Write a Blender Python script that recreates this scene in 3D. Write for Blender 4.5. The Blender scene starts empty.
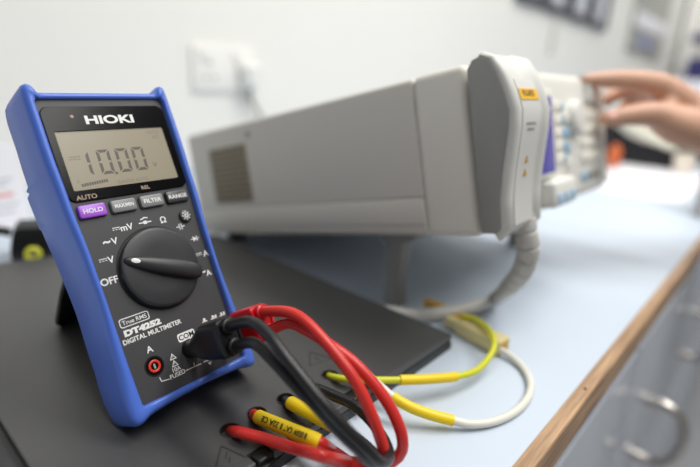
import bpy, bmesh, math, random
from mathutils import Vector, Matrix
random.seed(4)
C = bpy.context.scene.collection
S = 0.001                                   # all lengths below are millimetres
PI = math.pi

# ------------------------------------------------------------------ materials
def lin(c):
    c = c / 255.0
    return c / 12.92 if c <= 0.04045 else ((c + 0.055) / 1.055) ** 2.4
def mat(name, rgb, rough=0.5, metal=0.0, vary=0.0, scale=60.0, bump=0.0, bscale=900.0, coat=0.0, spec=0.5, trans=0.0, emit=0.0):
    m = bpy.data.materials.new(name); m.use_nodes = True
    nt = m.node_tree; b = nt.nodes['Principled BSDF']
    col = (lin(rgb[0]), lin(rgb[1]), lin(rgb[2]), 1)
    b.inputs['Base Color'].default_value = col
    b.inputs['Roughness'].default_value = rough
    b.inputs['Metallic'].default_value = metal
    b.inputs['Specular IOR Level'].default_value = spec
    b.inputs['Coat Weight'].default_value = coat
    b.inputs['Transmission Weight'].default_value = trans
    if emit:
        b.inputs['Emission Color'].default_value = col; b.inputs['Emission Strength'].default_value = emit
    tc = nt.nodes.new('ShaderNodeTexCoord')
    if vary:
        n = nt.nodes.new('ShaderNodeTexNoise'); n.inputs['Scale'].default_value = scale; n.inputs['Detail'].default_value = 5
        nt.links.new(tc.outputs['Object'], n.inputs['Vector'])
        mx = nt.nodes.new('ShaderNodeMix'); mx.data_type = 'RGBA'
        mx.inputs[6].default_value = tuple(v * (1 - vary) for v in col[:3]) + (1,)
        mx.inputs[7].default_value = tuple(min(1, v * (1 + vary)) for v in col[:3]) + (1,)
        nt.links.new(n.outputs['Fac'], mx.inputs[0]); nt.links.new(mx.outputs[2], b.inputs['Base Color'])
    if bump:
        n2 = nt.nodes.new('ShaderNodeTexNoise'); n2.inputs['Scale'].default_value = bscale; n2.inputs['Detail'].default_value = 3
        nt.links.new(tc.outputs['Object'], n2.inputs['Vector'])
        bp = nt.nodes.new('ShaderNodeBump'); bp.inputs['Strength'].default_value = bump; bp.inputs['Distance'].default_value = 0.001
        nt.links.new(n2.outputs['Fac'], bp.inputs['Height']); nt.links.new(bp.outputs['Normal'], b.inputs['Normal'])
    return m
def wood_mat():
    m = mat('oak_edging', (160, 116, 78), 0.45)
    nt = m.node_tree; b = nt.nodes['Principled BSDF']
    tc = nt.nodes.new('ShaderNodeTexCoord'); mp = nt.nodes.new('ShaderNodeMapping')
    mp.inputs['Scale'].default_value = (14, 420, 300)
    n = nt.nodes.new('ShaderNodeTexNoise'); n.inputs['Scale'].default_value = 1.0; n.inputs['Detail'].default_value = 8; n.inputs['Roughness'].default_value = 0.65
    r = nt.nodes.new('ShaderNodeValToRGB')
    r.color_ramp.elements[0].position = 0.3; r.color_ramp.elements[0].color = (lin(118), lin(86), lin(58), 1)
    r.color_ramp.elements[1].position = 0.7; r.color_ramp.elements[1].color = (lin(200), lin(163), lin(124), 1)
    nt.links.new(tc.outputs['Object'], mp.inputs['Vector']); nt.links.new(mp.outputs['Vector'], n.inputs['Vector'])
    nt.links.new(n.outputs['Fac'], r.inputs['Fac']); nt.links.new(r.outputs['Color'], b.inputs['Base Color'])
    return m
M = {
 'blue': mat('blue_rubber', (76, 112, 206), 0.36, bump=0.03, bscale=2500),
 'face': mat('charcoal_plastic', (58, 58, 60), 0.5, bump=0.05, bscale=3500),
 'dial': mat('dial_plastic', (40, 41, 44), 0.42, bump=0.03, bscale=3500),
 'gloss': mat('gloss_black', (7, 7, 8), 0.2, spec=0.1),
 'lcd': mat('lcd_glass', (148, 140, 120), 0.3, vary=0.03, scale=40, spec=0.3),
 'seg': mat('lcd_segment', (72, 64, 55), 0.4),
 'faint': mat('lcd_faint', (122, 113, 97), 0.4),
 'white': mat('white_print', (228, 228, 226), 0.5),
 'brown': mat('brown_print', (172, 146, 128), 0.5),
 'purple': mat('purple_rubber', (158, 84, 204), 0.35),
 'grey_button': mat('grey_rubber', (118, 119, 120), 0.4),
 'dark_button': mat('dark_rubber', (50, 51, 54), 0.35),
 'black': mat('black_plastic', (20, 20, 21), 0.4, spec=0.4),
 'hole': mat('hole_black', (6, 6, 6), 0.8, spec=0.1),
 'red_jack': mat('red_jack', (214, 52, 34), 0.35),
 'mat_top': mat('work_mat_black', (64, 64, 64), 0.42, vary=0.06, scale=250, bump=0.12, bscale=1800, spec=.75),
 'mat_low': mat('work_mat_base', (48, 49, 51), 0.45, bump=0.08, bscale=1500),
 'emboss': mat('embossed_mark', (46, 46, 47), 0.5),
 'red_wire': mat('red_silicone', (204, 46, 40), 0.34, vary=0.05, scale=80),
 'red_plug': mat('red_plug_plastic', (190, 18, 28), 0.3),
 'black_wire': mat('black_silicone', (24, 24, 26), 0.36),
 'yellow': mat('yellow_sleeve', (238, 206, 22), 0.42),
 'sleeve_print': mat('sleeve_print', (40, 36, 20), 0.6),
 'yellow_green': mat('yellow_green_wire', (206, 206, 40), 0.4, vary=0.12, scale=25),
 'white_wire': mat('white_wire', (222, 219, 208), 0.4),
 'pale_yellow': mat('pale_yellow_plastic', (222, 208, 150), 0.45),
 'amber': mat('amber_tape', (196, 150, 34), 0.5),
 'grey_cable': mat('grey_cable', (196, 194, 188), 0.5, vary=0.04, scale=60),
 'beige': mat('instrument_beige', (207, 203, 194), 0.55, bump=0.04, bscale=1200),
 'bezel_beige': mat('bezel_beige', (226, 222, 212), 0.5),
 'pale': mat('instrument_pale', (228, 227, 220), 0.45),
 'head': mat('head_grey', (212, 212, 206), 0.42),
 'side_grey': mat('side_grey', (150, 150, 146), 0.5),
 'label_plate': mat('label_plate', (214, 214, 210), 0.4),
 'tag_yellow': mat('tag_yellow', (244, 186, 20), 0.45),
 'ring_yellow': mat('ring_yellow', (212, 210, 64), 0.45),
 'grille': mat('grille_dark', (152, 142, 124), 0.7),
 'grille_hole': mat('grille_hole', (98, 88, 68), 0.8),
 'screen': mat('violet_screen', (80, 76, 170), 0.25, emit=0.08),
 'key': mat('cream_key', (240, 237, 226), 0.5),
 'key_blue': mat('blue_key', (156, 190, 216), 0.5),
 'wall': mat('white_paint', (238, 237, 232), 0.75, vary=0.012, scale=3),
 'bench': mat('blue_laminate', (192, 203, 216), 0.45, vary=0.02, scale=12, spec=.3),
 'wood': wood_mat(),
 'steel_front': mat('grey_laminate', (176, 182, 192), 0.22, vary=0.02, scale=5),
 'recess': mat('recess_grey', (88, 92, 100), 0.5),
 'chrome': mat('brushed_metal', (214, 208, 202), 0.25, metal=1.0),
 'floor': mat('floor_vinyl', (150, 152, 156), 0.5, vary=0.05, scale=8),
 'socket': mat('socket_white', (238, 237, 233), 0.4),
 'cord': mat('cord_grey', (168, 168, 166), 0.5),
 'frame_dark': mat('frame_dark', (52, 54, 68), 0.4),
 'poster': mat('poster_paper', (206, 208, 216), 0.6, vary=0.08, scale=9),
 'skin': mat('skin', (208, 162, 136), 0.5, vary=0.06, scale=35),
 'nail': mat('nail', (228, 176, 160), 0.3),
 'shirt': mat('shirt_cloth', (214, 214, 220), 0.8),
 'paper': mat('paper', (236, 235, 240), 0.6),
 'red_print': mat('red_print', (222, 150, 150), 0.6),
 'grey_print': mat('grey_print', (176, 178, 190), 0.6),
 'orange': mat('orange_plastic', (212, 108, 58), 0.45),
 'cloth_black': mat('black_fabric', (36, 36, 40), 0.8),
 'bag_white': mat('white_bag', (222, 220, 204), 0.5),
 'red_bit': mat('red_packet', (220, 70, 50), 0.5),
 'yellow_bit': mat('yellow_packet', (230, 180, 60), 0.5),
 'cream': mat('cream_ceramic', (232, 222, 206), 0.4),
 'case_grey': mat('case_grey', (186, 184, 184), 0.6),
 'board': mat('board_grey', (172, 172, 166), 0.6, vary=0.06, scale=4),
 'navy': mat('navy_cloth', (52, 54, 110), 0.7),
 'blue_sheet': mat('blue_sheet', (140, 148, 190), 0.6),
 'brown_strip': mat('strip_beige', (204, 200, 188), 0.6),
 'switch': mat('switch_white', (236, 236, 232), 0.35),
}

# ------------------------------------------------------------------ mesh helpers
def obj(name, bm, m, parent=None, smooth=True, angle=35):
    me = bpy.data.meshes.new(name)
    bmesh.ops.scale(bm, vec=(S, S, S), verts=bm.verts)
    bmesh.ops.recalc_face_normals(bm, faces=bm.faces)
    bm.to_mesh(me); bm.free()
    if isinstance(m, str): m = M[m]
    me.materials.append(m)
    if smooth:
        for p in me.polygons: p.use_smooth = True
        me.set_sharp_from_angle(angle=math.radians(angle))
    o = bpy.data.objects.new(name, me); C.objects.link(o)
    if parent is not None: o.parent = parent
    return o
def tag(o, label, cat, group=None):
    o['label'] = label; o['category'] = cat
    if group: o['group'] = group
    return o
def thing(name, label, cat, loc=(0, 0, 0), rotz=0, group=None, mtx=None):
    o = bpy.data.objects.new(name, None); C.objects.link(o)
    o.empty_display_size = 0.01
    if mtx is not None: o.matrix_world = mtx
    else:
        o.location = Vector(loc) * S; o.rotation_euler = (0, 0, rotz)
    return tag(o, label, cat, group)
def struct(name, bm, m, parent=None, smooth=False):
    o = obj(name, bm, m, parent, smooth)
    if parent is None: o['kind'] = 'structure'
    return o
def dup(root, loc=None, label=None):
    r = root.copy(); C.objects.link(r)
    if loc is not None: r.location = Vector(loc) * S
    if label: r['label'] = label
    for ch in list(root.children):
        c = ch.copy(); C.objects.link(c); c.parent = r
        for g in list(ch.children):
            d = g.copy(); C.objects.link(d); d.parent = c
    return r
def add_box(bm, lo, hi, bev=0.0, seg=3, rot=None, about=None):
    r = bmesh.ops.create_cube(bm, size=1.0)
    vs = r['verts']
    c = Vector([(a + b) / 2 for a, b in zip(lo, hi)]); d = [b - a for a, b in zip(lo, hi)]
    for v in vs: v.co = Vector((v.co.x * d[0], v.co.y * d[1], v.co.z * d[2])) + c
    if bev:
        es = list({e for v in vs for e in v.link_edges})
        rr = bmesh.ops.bevel(bm, geom=es, offset=bev, segments=seg, affect='EDGES', profile=0.5)
        vs = list({v for f in rr['faces'] for v in f.verts} | {v for v in vs if v.is_valid})
    if rot is not None:
        for v in vs: v.co = rot @ (v.co - Vector(about or c)) + Vector(about or c)
    return bm
def box(lo, hi, bev=0.0, seg=3):
    return add_box(bmesh.new(), lo, hi, bev, seg)
def add_loft(bm, loops, close=True, cap=True):
    rings = [[bm.verts.new(p) for p in lp] for lp in loops]
    n = len(rings[0])
    for a, b in zip(rings[:-1], rings[1:]):
        for i in range(n if close else n - 1):
            j = (i + 1) % n
            bm.faces.new((a[i], a[j], b[j], b[i]))
    if cap and close:
        bm.faces.new(rings[0][::-1]); bm.faces.new(rings[-1])
    return bm
def add_prism(bm, pts, f, a, b, bev=0.0, seg=2):
    """outline pts extruded from level a to level b; f maps (p, q, level) to xyz; bev rounds the b side"""
    lv = [(a, 0.0)]
    if bev:
        for k in range(seg + 1):
            t = k / seg * PI / 2
            lv.append((b - math.copysign(bev, b - a) * (1 - math.sin(t)), bev * (1 - math.cos(t))))
    else: lv.append((b, 0.0))
    n = len(pts)
    area = sum(pts[i][0] * pts[(i + 1) % n][1] - pts[(i + 1) % n][0] * pts[i][1] for i in range(n))
    sg = 1 if area > 0 else -1
    nr = []
    for i in range(n):
        p0 = Vector(pts[i - 1]); p1 = Vector(pts[i]); p2 = Vector(pts[(i + 1) % n])
        d1 = (p1 - p0).normalized(); d2 = (p2 - p1).normalized()
        n1 = Vector((-d1.y, d1.x)) * sg; n2 = Vector((-d2.y, d2.x)) * sg
        nn = n1 + n2
        nn = nn.normalized() / max(0.4, nn.normalized().dot(n1)) if nn.length > 1e-6 else n1
        nr.append(nn)
    add_loft(bm, [[f(pts[i][0] + nr[i].x * ins, pts[i][1] + nr[i].y * ins, l) for i in range(n)] for l, ins in lv])
    return bm
def rrect(w, h, r, cx=0, cy=0, n=5):
    out = []
    for sx, sy, a0 in ((1, 1, 0), (-1, 1, 90), (-1, -1, 180), (1, -1, 270)):
        for k in range(n + 1):
            a = math.radians(a0 + 90 * k / n)
            out.append((cx + sx * (w / 2 - r) + r * math.cos(a), cy + sy * (h / 2 - r) + r * math.sin(a)))
    return out
def circ(r, cx=0, cy=0, n=40):
    return [(cx + r * math.cos(2 * PI * k / n), cy + r * math.sin(2 * PI * k / n)) for k in range(n)]
def add_lathe(bm, prof, f, n=40, cap=True):
    """prof: (radius, level) list; f maps (p, q, level)"""
    return add_loft(bm, [[f(r * math.cos(2 * PI * k / n), r * math.sin(2 * PI * k / n), l) for k in range(n)] for r, l in prof], True, cap)
def spline(pts, step=3.0):
    P = [Vector(p) for p in pts]
    P = [P[0] * 2 - P[1]] + P + [P[-1] * 2 - P[-2]]
    out = []
    for i in range(1, len(P) - 2):
        p0, p1, p2, p3 = P[i - 1:i + 3]
        k = max(2, int((p2 - p1).length / step))
        for j in range(k):
            t = j / k
            out.append(0.5 * ((2 * p1) + (p2 - p0) * t + (2 * p0 - 5 * p1 + 4 * p2 - p3) * t * t + (3 * p1 - p0 - 3 * p2 + p3) * t ** 3))
    out.append(P[-2].copy())
    return out
def add_tube(bm, path, r, n=14, rad=None, sm=True):
    if sm: path = spline(path)
    path = [Vector(p) for p in path]
    m = len(path); up = None; loops = []
    for i, p in enumerate(path):
        t = (path[min(i + 1, m - 1)] - path[max(i - 1, 0)]).normalized()
        if up is None:
            up = Vector((0, 0, 1)) if abs(t.z) < 0.9 else Vector((1, 0, 0))
        up = (up - t * up.dot(t)).normalized(); s = t.cross(up)
        rr = rad(i / (m - 1)) if rad else r
        loops.append([p + (up * math.cos(2 * PI * k / n) + s * math.sin(2 * PI * k / n)) * rr for k in range(n)])
    return add_loft(bm, loops)
def tube(path, r, n=14, rad=None, sm=True):
    return add_tube(bmesh.new(), path, r, n, rad, sm)
def text_bm(txt, size, f, thick=0.12, bold=0.0, sx=1.0, shear=0.0):
    """text centred on the origin: cap height = size; f maps (p, q, level)"""
    cu = bpy.data.curves.new('lettering', 'FONT'); cu.body = txt; cu.size = size / 0.70
    cu.align_x = 'CENTER'; cu.align_y = 'CENTER'; cu.offset = bold; cu.resolution_u = 4; cu.shear = shear
    cu.extrude = thick / 2
    o = bpy.data.objects.new('lettering', cu); C.objects.link(o)
    dg = bpy.context.evaluated_depsgraph_get()
    me = bpy.data.meshes.new_from_object(o.evaluated_get(dg))
    bm = bmesh.new(); bm.from_mesh(me)
    bpy.data.objects.remove(o); bpy.data.curves.remove(cu); bpy.data.meshes.remove(me)
    ys = [v.co.y for v in bm.verts]; cy = (min(ys) + max(ys)) / 2
    for v in bm.verts: v.co = Vector(f(v.co.x * sx, v.co.y - cy, v.co.z + thick / 2))
    return bm
def boolean_cut(o, cutters, par):
    for k, cb in enumerate(cutters):
        co = obj('cutter', cb, 'hole', par, False)
        md = o.modifiers.new('cut', 'BOOLEAN'); md.object = co; md.operation = 'DIFFERENCE'; md.solver = 'EXACT'
    dg = bpy.context.evaluated_depsgraph_get()
    me = bpy.data.meshes.new_from_object(o.evaluated_get(dg))
    for md in list(o.modifiers):
        c = md.object; o.modifiers.remove(md); bpy.data.objects.remove(c)
    for p in me.polygons: p.use_smooth = False
    o.data = me
def frame_mtx(o, x, y, z):
    return Matrix(((x[0], y[0], z[0], o[0] * S), (x[1], y[1], z[1], o[1] * S), (x[2], y[2], z[2], o[2] * S), (0, 0, 0, 1)))

# ------------------------------------------------------------------ the room and the bench
struct('floor', box((-900, -1600, -905), (5200, 900, -900)), 'floor')
struct('wall_back', box((-900, 863, -900), (5200, 883, 1700)), 'wall')
struct('wall_end', box((4800, -1600, -900), (4820, 863, 1700)), 'wall')

bench = thing('workbench', 'long blue-topped workbench with wooden front edging over grey drawers', 'workbench', (1100, 460, 0))
def bl(x, y, z): return (x - 1100, y - 460, z)
obj('worktop', box(bl(-700, 68, -22), bl(3600, 862, 0), 0.6), 'bench', bench)
prof = [(68, 0.0), (60.5, 0.3), (59.6, 0.0), (59, -0.8), (58.6, -21), (59.2, -22), (68, -22)]
bm = bmesh.new(); add_loft(bm, [[bl(x, y, z) for y, z in prof] for x in (-700, 3600)])
ed = obj('wood_edging', bm, 'wood', bench, True, 25)
bm = bmesh.new(); add_lathe(bm, [(0.9, 0.2), (0.9, 0.7)], lambda p, q, l: bl(314.5 + p, 63.5 + q, l), 14)
obj('nail_head', bm, 'hole', ed)
obj('carcass', box(bl(-690, 76, -880), bl(3590, 850, -22.2)), 'recess', bench, False)
obj('top_rail', box(bl(-690, 66, -40), bl(3590, 76.2, -30), 0.8), 'steel_front', bench)
W0 = 345
for k in range(6):
    x0 = 150 + k * W0
    d = obj('drawer_front', box(bl(x0 + 2, 62, -330), bl(x0 + W0 - 2, 76.1, -44), 1.5), 'steel_front', bench)
    hx = x0 + W0 - 22 if k % 2 == 0 else x0 + 22
    hx = x0 + W0 * 0.5 - 26
    pts = [(hx - 4, 62, -170), (hx - 4, 38, -169), (hx, 22, -180), (hx, 15, -208), (hx, 22, -240), (hx + 4, 38, -254), (hx + 4, 62, -255)]
    obj('drawer_handle', tube([bl(*p) for p in pts], 6.5, 14), 'chrome', d)
    obj('cabinet_door', box(bl(x0 + 2, 62, -872), bl(x0 + W0 - 2, 76.1, -336), 1.5), 'steel_front', bench)

# ------------------------------------------------------------------ digital multimeter
MO = Vector((120.690, 201.241, 21.580))
MX = Vector((0.99771188, 0.06760924, 0)); MV = Vector((-0.03158663, 0.4661249, 0.88415489)); MW = Vector((0.05977704, -0.88213183, 0.4671939))
meter = thing('digital_multimeter', 'blue cased handheld meter with grey display and dial, propped up on the black mat', 'multimeter',
              mtx=frame_mtx(MO, MX, -MW, MV))
def L(u, v, w): return (u, -w, v)            # face coordinates: across, up, out of the face
def mw(u, v, w): return MO + MX * u + MV * v + MW * w   # the same in the room
FW = -3.5                                    # level of the face

def interp(t, tab):
    for (a, x), (b, y) in zip(tab[:-1], tab[1:]):
        if a <= t <= b: return x + (y - x) * (t - a) / (b - a)
    return tab[0][1] if t < tab[0][0] else tab[-1][1]
def sm_interp(t, tab):
    for i in range(len(tab) - 1):
        a, x = tab[i]; b, y = tab[i + 1]
        if a <= t <= b:
            s = (t - a) / (b - a); return x + (y - x) * s * s * (3 - 2 * s)
    return tab[0][1] if t < tab[0][0] else tab[-1][1]
OUT = [(0, 38.2), (8, 38.8), (34, 36.8), (62, 35.3), (85, 35.8), (110, 37.4), (140, 38.5), (174, 38.3)]
INN = [(0, 31.4), (9, 31.4), (34, 31.9), (62, 31.9), (85, 32.2), (110, 33.4), (140, 34.0), (174, 34.0)]
BACK = [(0, -22), (4, -25), (18, -31), (54, -35), (91, -37.5), (108.5, -38.2), (109.5, -40.2), (124, -40.4), (127, -40.2), (127.6, -36), (129, -36), (129.6, -38.5), (131, -34), (150, -32.5), (166, -33), (171, -31), (174, -27)]
st = []                                      # stations: outer point, inner point, front level, back level
def station(o, i, w): st.append((o, i, w, interp(max(0, o[1]), BACK)))
vs = [9, 14, 22, 30, 38, 46, 54, 62, 70, 78, 86, 94, 102, 108.4, 109.6, 117, 124, 126.9, 127.7, 128.9, 129.7, 131.1, 140, 150, 158, 164]
for v in vs: station((sm_interp(v, OUT), v), (sm_interp(v, INN), v), 0)
# right horn, top bar, left horn
def top(sg):
    return [((sg * 38.3, 168), (sg * 33.4, 165.0), 0), ((sg * 38.1, 171.2), (sg * 33.2, 166), 0), ((sg * 37.2, 173.2), (sg * 33.0, 166), 0.2), ((sg * 35.6, 174), (sg * 32.6, 166), 0.2),
            ((sg * 34.0, 173.6), (sg * 32.2, 166), 0), ((sg * 32.8, 172.2), (sg * 31.8, 166), -0.4), ((sg * 31.8, 170.6), (sg * 31.2, 166), -1.2), ((sg * 30, 170), (sg * 29.8, 166), -1.6)]
for o, i, w in top(1): station(o, i, w)
for u in (20, 10, 0, -10, -20): station((u, 170), (u, 166), -1.6)
for o, i, w in reversed(top(-1)): station(o, i, w)
for v in reversed(vs): station((-sm_interp(v, OUT), v), (-sm_interp(v, INN), v), 0)
def bot(sg):
    return [((sg * 38.6, 4), (sg * 30.8, 8.4), 0), ((sg * 37.8, 1.2), (sg * 30.6, 8.0), 0), ((sg * 36, 0), (sg * 30.2, 7.8), 0), ((sg * 33, 0.1), (sg * 29.8, 7.8), -0.1),
            ((sg * 31.2, 0.7), (sg * 29.2, 7.8), -0.3), ((sg * 29.6, 1.3), (sg * 28.4, 7.8), -0.7), ((sg * 26, 1.9), (sg * 25, 7.8), -.9)]
for o, i, w in bot(-1): station(o, i, w)
for u in (-18, -9, 0, 9, 18): station((u, 3.2 - (u / 18) ** 2 * 0.6), (u, 7.6), -.9)
for o, i, w in reversed(bot(1)): station(o, i, w)
loops = []
for o, i, wt, wb in st:
    o = Vector(o); i = Vector(i); d = i - o; th = d.length; d = d / th
    r = min(3.2, th * 0.5); q = min(1.2, th * 0.25)
    pr = [(2.2, wb), (0.7, wb + 0.7), (0.0, wb + 2.4), (0.0, wt - 14), (0.15, wt - 5.5), (0.25, wt - 3.2), (r * 0.28, wt - 1.6), (r * 0.6, wt - 0.6), (r, wt), (th - q, wt), (th - q * 0.3, wt - 0.4), (th, wt - 1.2), (th, wt - 5.5), (th, wb)]
    loops.append([L(o.x + d.x * a, o.y + d.y * a, w) for a, w in pr])
loops.append(loops[0])
bm = bmesh.new(); add_loft(bm, loops, True, False)
bmesh.ops.remove_doubles(bm, verts=bm.verts, dist=0.001)
obj('holster', bm, 'blue', meter, True, 50)
inner = [(sm_interp(v, INN) + 0.4, v) for v in (7.2, 20, 40, 60, 80, 100, 120, 150, 166.3)]
inner = inner + [(-u, v) for u, v in reversed(inner)]
bm = bmesh.new(); add_prism(bm, inner, L, -30, FW, 0.0)
case = obj('front_panel', bm, 'face', meter)
# tilt stand behind
bm = bmesh.new()
hz = [Vector(L(0, 96, -33)), None]
def to_local(p):
    d = Vector(p) - MO
    return Vector((d.dot(MX), d.dot(-MW), d.dot(MV)))
ft = to_local((113, 346, 12.8)); tp = Vector(L(0, 104, -33.5))
ax = (ft - tp).normalized(); side = Vector((1, 0, 0)); side = (side - ax * side.dot(ax)).normalized(); nrm = ax.cross(side)
ln = (ft - tp).length
outl = [(-21, 0), (21, 0), (20, ln * 0.6), (17.5, ln - 4), (14, ln), (-14, ln), (-17.5, ln - 4), (-20, ln * 0.6)]
add_prism(bm, outl, lambda p, q, l: tp + side * p + ax * q + nrm * l, -1.6, 1.6, 0.6)
obj('tilt_stand', bm, 'black', meter)
# display window
bw = rrect(66, 49.5, 4.2, 0, 137.3); iw = rrect(58.4, 31, 0.8, 0, 133.7)
bm = bmesh.new()
add_loft(bm, [[L(u, v, FW - 0.3) for u, v in bw], [L(u, v, FW + 0.5) for u, v in bw], [L(u * 0.99, 137.3 + (v - 137.3) * 0.99, FW + 0.75) for u, v in bw],
              [L(u, v, FW + 0.75) for u, v in iw], [L(u, v, FW + 0.1) for u, v in iw]], True, False)
bez = obj('display_bezel', bm, 'gloss', meter, False)
bm = bmesh.new(); add_prism(bm, rrect(58.6, 31.2, 0.6, 0, 133.7), L, FW - 0.2, FW + 0.15)
lcd = obj('lcd_screen', bm, 'lcd', meter)
LW = FW + 0.16
def digit(ch, cu, cv, w=8.2, h=14.2, t=1.5):
    sh = 0.02
    segs = {'a': (0, 1), 'g': (0, 0), 'd': (0, -1), 'f': (-1, .5), 'b': (1, .5), 'e': (-1, -.5), 'c': (1, -.5)}
    on = {'0': 'abcdef', '1': 'bc'}[ch]
    bm = bmesh.new()
    for s in on:
        a, b = segs[s]
        if s in 'agd':
            y = b * (h / 2 - t / 2); x0, x1 = -w / 2 + .45, w / 2 - .45
            if b == 1: pts = [(x0, y + t / 2), (x1, y + t / 2), (x1 - t, y - t / 2), (x0 + t, y - t / 2)]
            else: pts = [(x0, y - t / 2), (x1, y - t / 2), (x1 - t, y + t / 2), (x0 + t, y + t / 2)]
        else:
            x = a * (w / 2 - t / 2); y0, y1 = (.25, h / 2 - .45) if b > 0 else (-h / 2 + .45, -.25)
            xo, xi = x + a * t / 2, x - a * t / 2
            if b > 0: pts = [(xo, y1), (xi, y1 - t), (xi, y0 + t * .4), (xo, y0)]
            else: pts = [(xo, y0), (xi, y0 + t), (xi, y1 - t * .4), (xo, y1)]
        add_prism(bm, [(cu + p + sh * q, cv + q) for p, q in pts], L, LW - .1, LW + .05)
    o = obj('lcd_digit', bm, 'seg', lcd, False); return o
for ch, (cu, cv) in (('1', (-20.1, 131.6)), ('0', (-9.2, 131.8)), ('0', (0.6, 131.8)), ('0', (9.8, 131.8))): digit(ch, cu, cv, 6.8, 13.2, 1.55)
bm = bmesh.new(); add_prism(bm, rrect(1.3, 1.3, .3, *(-5.3, 125.1)), L, LW - .1, LW + .05); obj('decimal_point', bm, 'seg', lcd, False)
def face_text(name, txt, u, v, size, m, parent, w=FW, bold=0.0, sx=1.0, thick=0.1, shear=0):
    return obj(name, text_bm(txt, size, lambda p, q, l: L(u + p, v + q, w + l - 0.02), thick, bold, sx, shear), m, parent, False)
face_text('unit_symbol', 'V', *(17.6, 127.4), 2.6, 'seg', lcd, LW - .04)
face_text('lcd_text', 'RANGE AUTO', 2.4, 120.2, 1.9, 'faint', lcd, LW - .04)
face_text('lcd_text', 'AUTO', 22.6, 146.4, 1.9, 'faint', lcd, LW - .04)
face_text('lcd_text', 'APS', 23.4, 143.4, 1.9, 'faint', lcd, LW - .04)
face_text('lcd_text', '0', -25.6, 123.0, 1.6, 'faint', lcd, LW - .04)
bm = bmesh.new()
for k in range(11): add_box(bm, L(-24.5 + k * 1.25, 120.0 + k * .1, LW + .05), L(-23.6 + k * 1.25, 121.6 + k * .1, LW - .1))
obj('bar_graph', bm, 'seg', lcd, False)
bm = bmesh.new(); add_box(bm, L(-26.4, 135.5, LW + .05), L(-20.8, 136, LW - .1))
for k in range(3): add_box(bm, L(-26.4 + k * 2, 134.2, LW + .05), L(-25 + k * 2, 134.7, LW - .1))
obj('dc_symbol', bm, 'faint', lcd, False)
# brand on the bezel
face_text('brand_lettering', 'HIOKI', 0.4, 154.6, 4.3, 'white', bez, FW + .75, 0.22, 1.62)
bm = bmesh.new(); add_lathe(bm, [(0.9, FW + .7), (0.9, FW + .85), (0.6, FW + .95)], lambda p, q, l: L(-18.6 + p, 156.6 + q, l), 16); obj('sensor_dot', bm, 'brown', bez)
face_text('key_caption', 'AUTO', -24.2, 114.6, 2.3, 'brown', bez, FW + .75, .04, 1.1)
face_text('key_caption', 'REL', 7.2, 115.2, 2.0, 'brown', bez, FW + .75, .04, 1.1)
# keys
for cu, txt, mm, tm in ((-24.0, 'HOLD', 'purple', 'white'), (-7.9, 'MAX/MIN', 'grey_button', 'white'), (8.0, 'FILTER', 'grey_button', 'white'), (23.6, 'RANGE', 'dark_button', 'white')):
    bm = bmesh.new(); add_prism(bm, rrect(13.4, 6.6, 1.1, cu, 107.2), L, FW - 1, FW + 2.1, 0.7)
    k = obj('push_button', bm, mm, meter)
    face_text('key_lettering', txt, cu, 107.2, 2.2 if len(txt) < 7 else 1.9, tm, k, FW + 2.1, .06, 1.12 if len(txt) < 7 else .9)
    bm = bmesh.new(); add_prism(bm, rrect(14.4, 7.6, 1.5, cu, 107.2), L, FW - 1, FW + .06); obj('button_surround', bm, 'black', k)
bm = bmesh.new(); add_lathe(bm, [(3.7, FW - 1), (3.7, FW + 1), (3.3, FW + 1.6), (2.4, FW + 1.9)], lambda p, q, l: L(25.0 + p, 95.3 + q, l), 28)
k = obj('backlight_button', bm, 'dark_button', meter)
bm = bmesh.new(); lw = FW + 1.88
add_loft(bm, [[L(25 + p, 95.3 + q, l) for p, q in circ(r, n=16)] for r, l in ((1.15, lw - .2), (1.15, lw + .1), (.6, lw + .1), (.6, lw - .2))], True, False)
for j in range(8):
    a = j * PI / 4
    add_box(bm, L(25 + 1.45, 95.3 - .26, lw + .1), L(25 + 2.6, 95.3 + .26, lw - .15), rot=Matrix.Rotation(-a, 3, 'Y'), about=L(25, 95.3, lw))
obj('sun_mark', bm, 'white', k, False)
# rotary dial
DU, DV = 0.7, 70.9
def DL(p, q, l): return L(DU + p, DV + q, l)
bm = bmesh.new(); add_loft(bm, [[DL(p, q, l) for p, q in circ(r, n=64)] for r, l in ((22.9, FW - .3), (22.9, FW + .2), (21.9, FW + .2), (21.7, FW - .4))], True, False)
obj('dial_groove', bm, 'black', meter)
bm = bmesh.new(); add_lathe(bm, [(21.6, FW - .5), (21.6, FW + 2.6), (21.3, FW + 3.2), (20.6, FW + 3.6), (19.8, FW + 3.8), (12, FW + 3.7), (0.3, FW + 3.6)], DL, 72)
dial = obj('rotary_dial', bm, 'dial', meter, True, 30)
an = math.radians(-23.5); ca, sa = math.cos(an), math.sin(an)
def BL(p, q, l): return DL(p * ca - q * sa, p * sa + q * ca, l)
bar = []
secs = [(-21.4, .7, 5.2), (-20.8, 1.5, 6.4), (-18.5, 2.3, 7.2), (-14, 3.0, 8.0), (-6, 3.8, 9.2), (2, 4.3, 10.0), (10, 4.5, 10.4), (16, 4.4, 10.2), (20.4, 3.8, 9.8), (22.0, 3.2, 9.0), (22.7, 2.4, 7.6)]
for p, hw, h in secs:
    p *= .97; hw *= 1.05; h *= 0.82; b = FW + 3.0; t = FW + h
    bar.append([BL(p, q, l) for q, l in ((-hw * 1.08, b), (-hw, t - 2.2), (-hw * .82, t - .8), (-hw * .45, t - .1), (0, t), (hw * .45, t - .1), (hw * .82, t - .8), (hw, t - 2.2), (hw * 1.08, b))])
bm = bmesh.new(); add_loft(bm, bar)
grip = obj('dial_grip', bm, 'dial', dial, True, 50)
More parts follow.
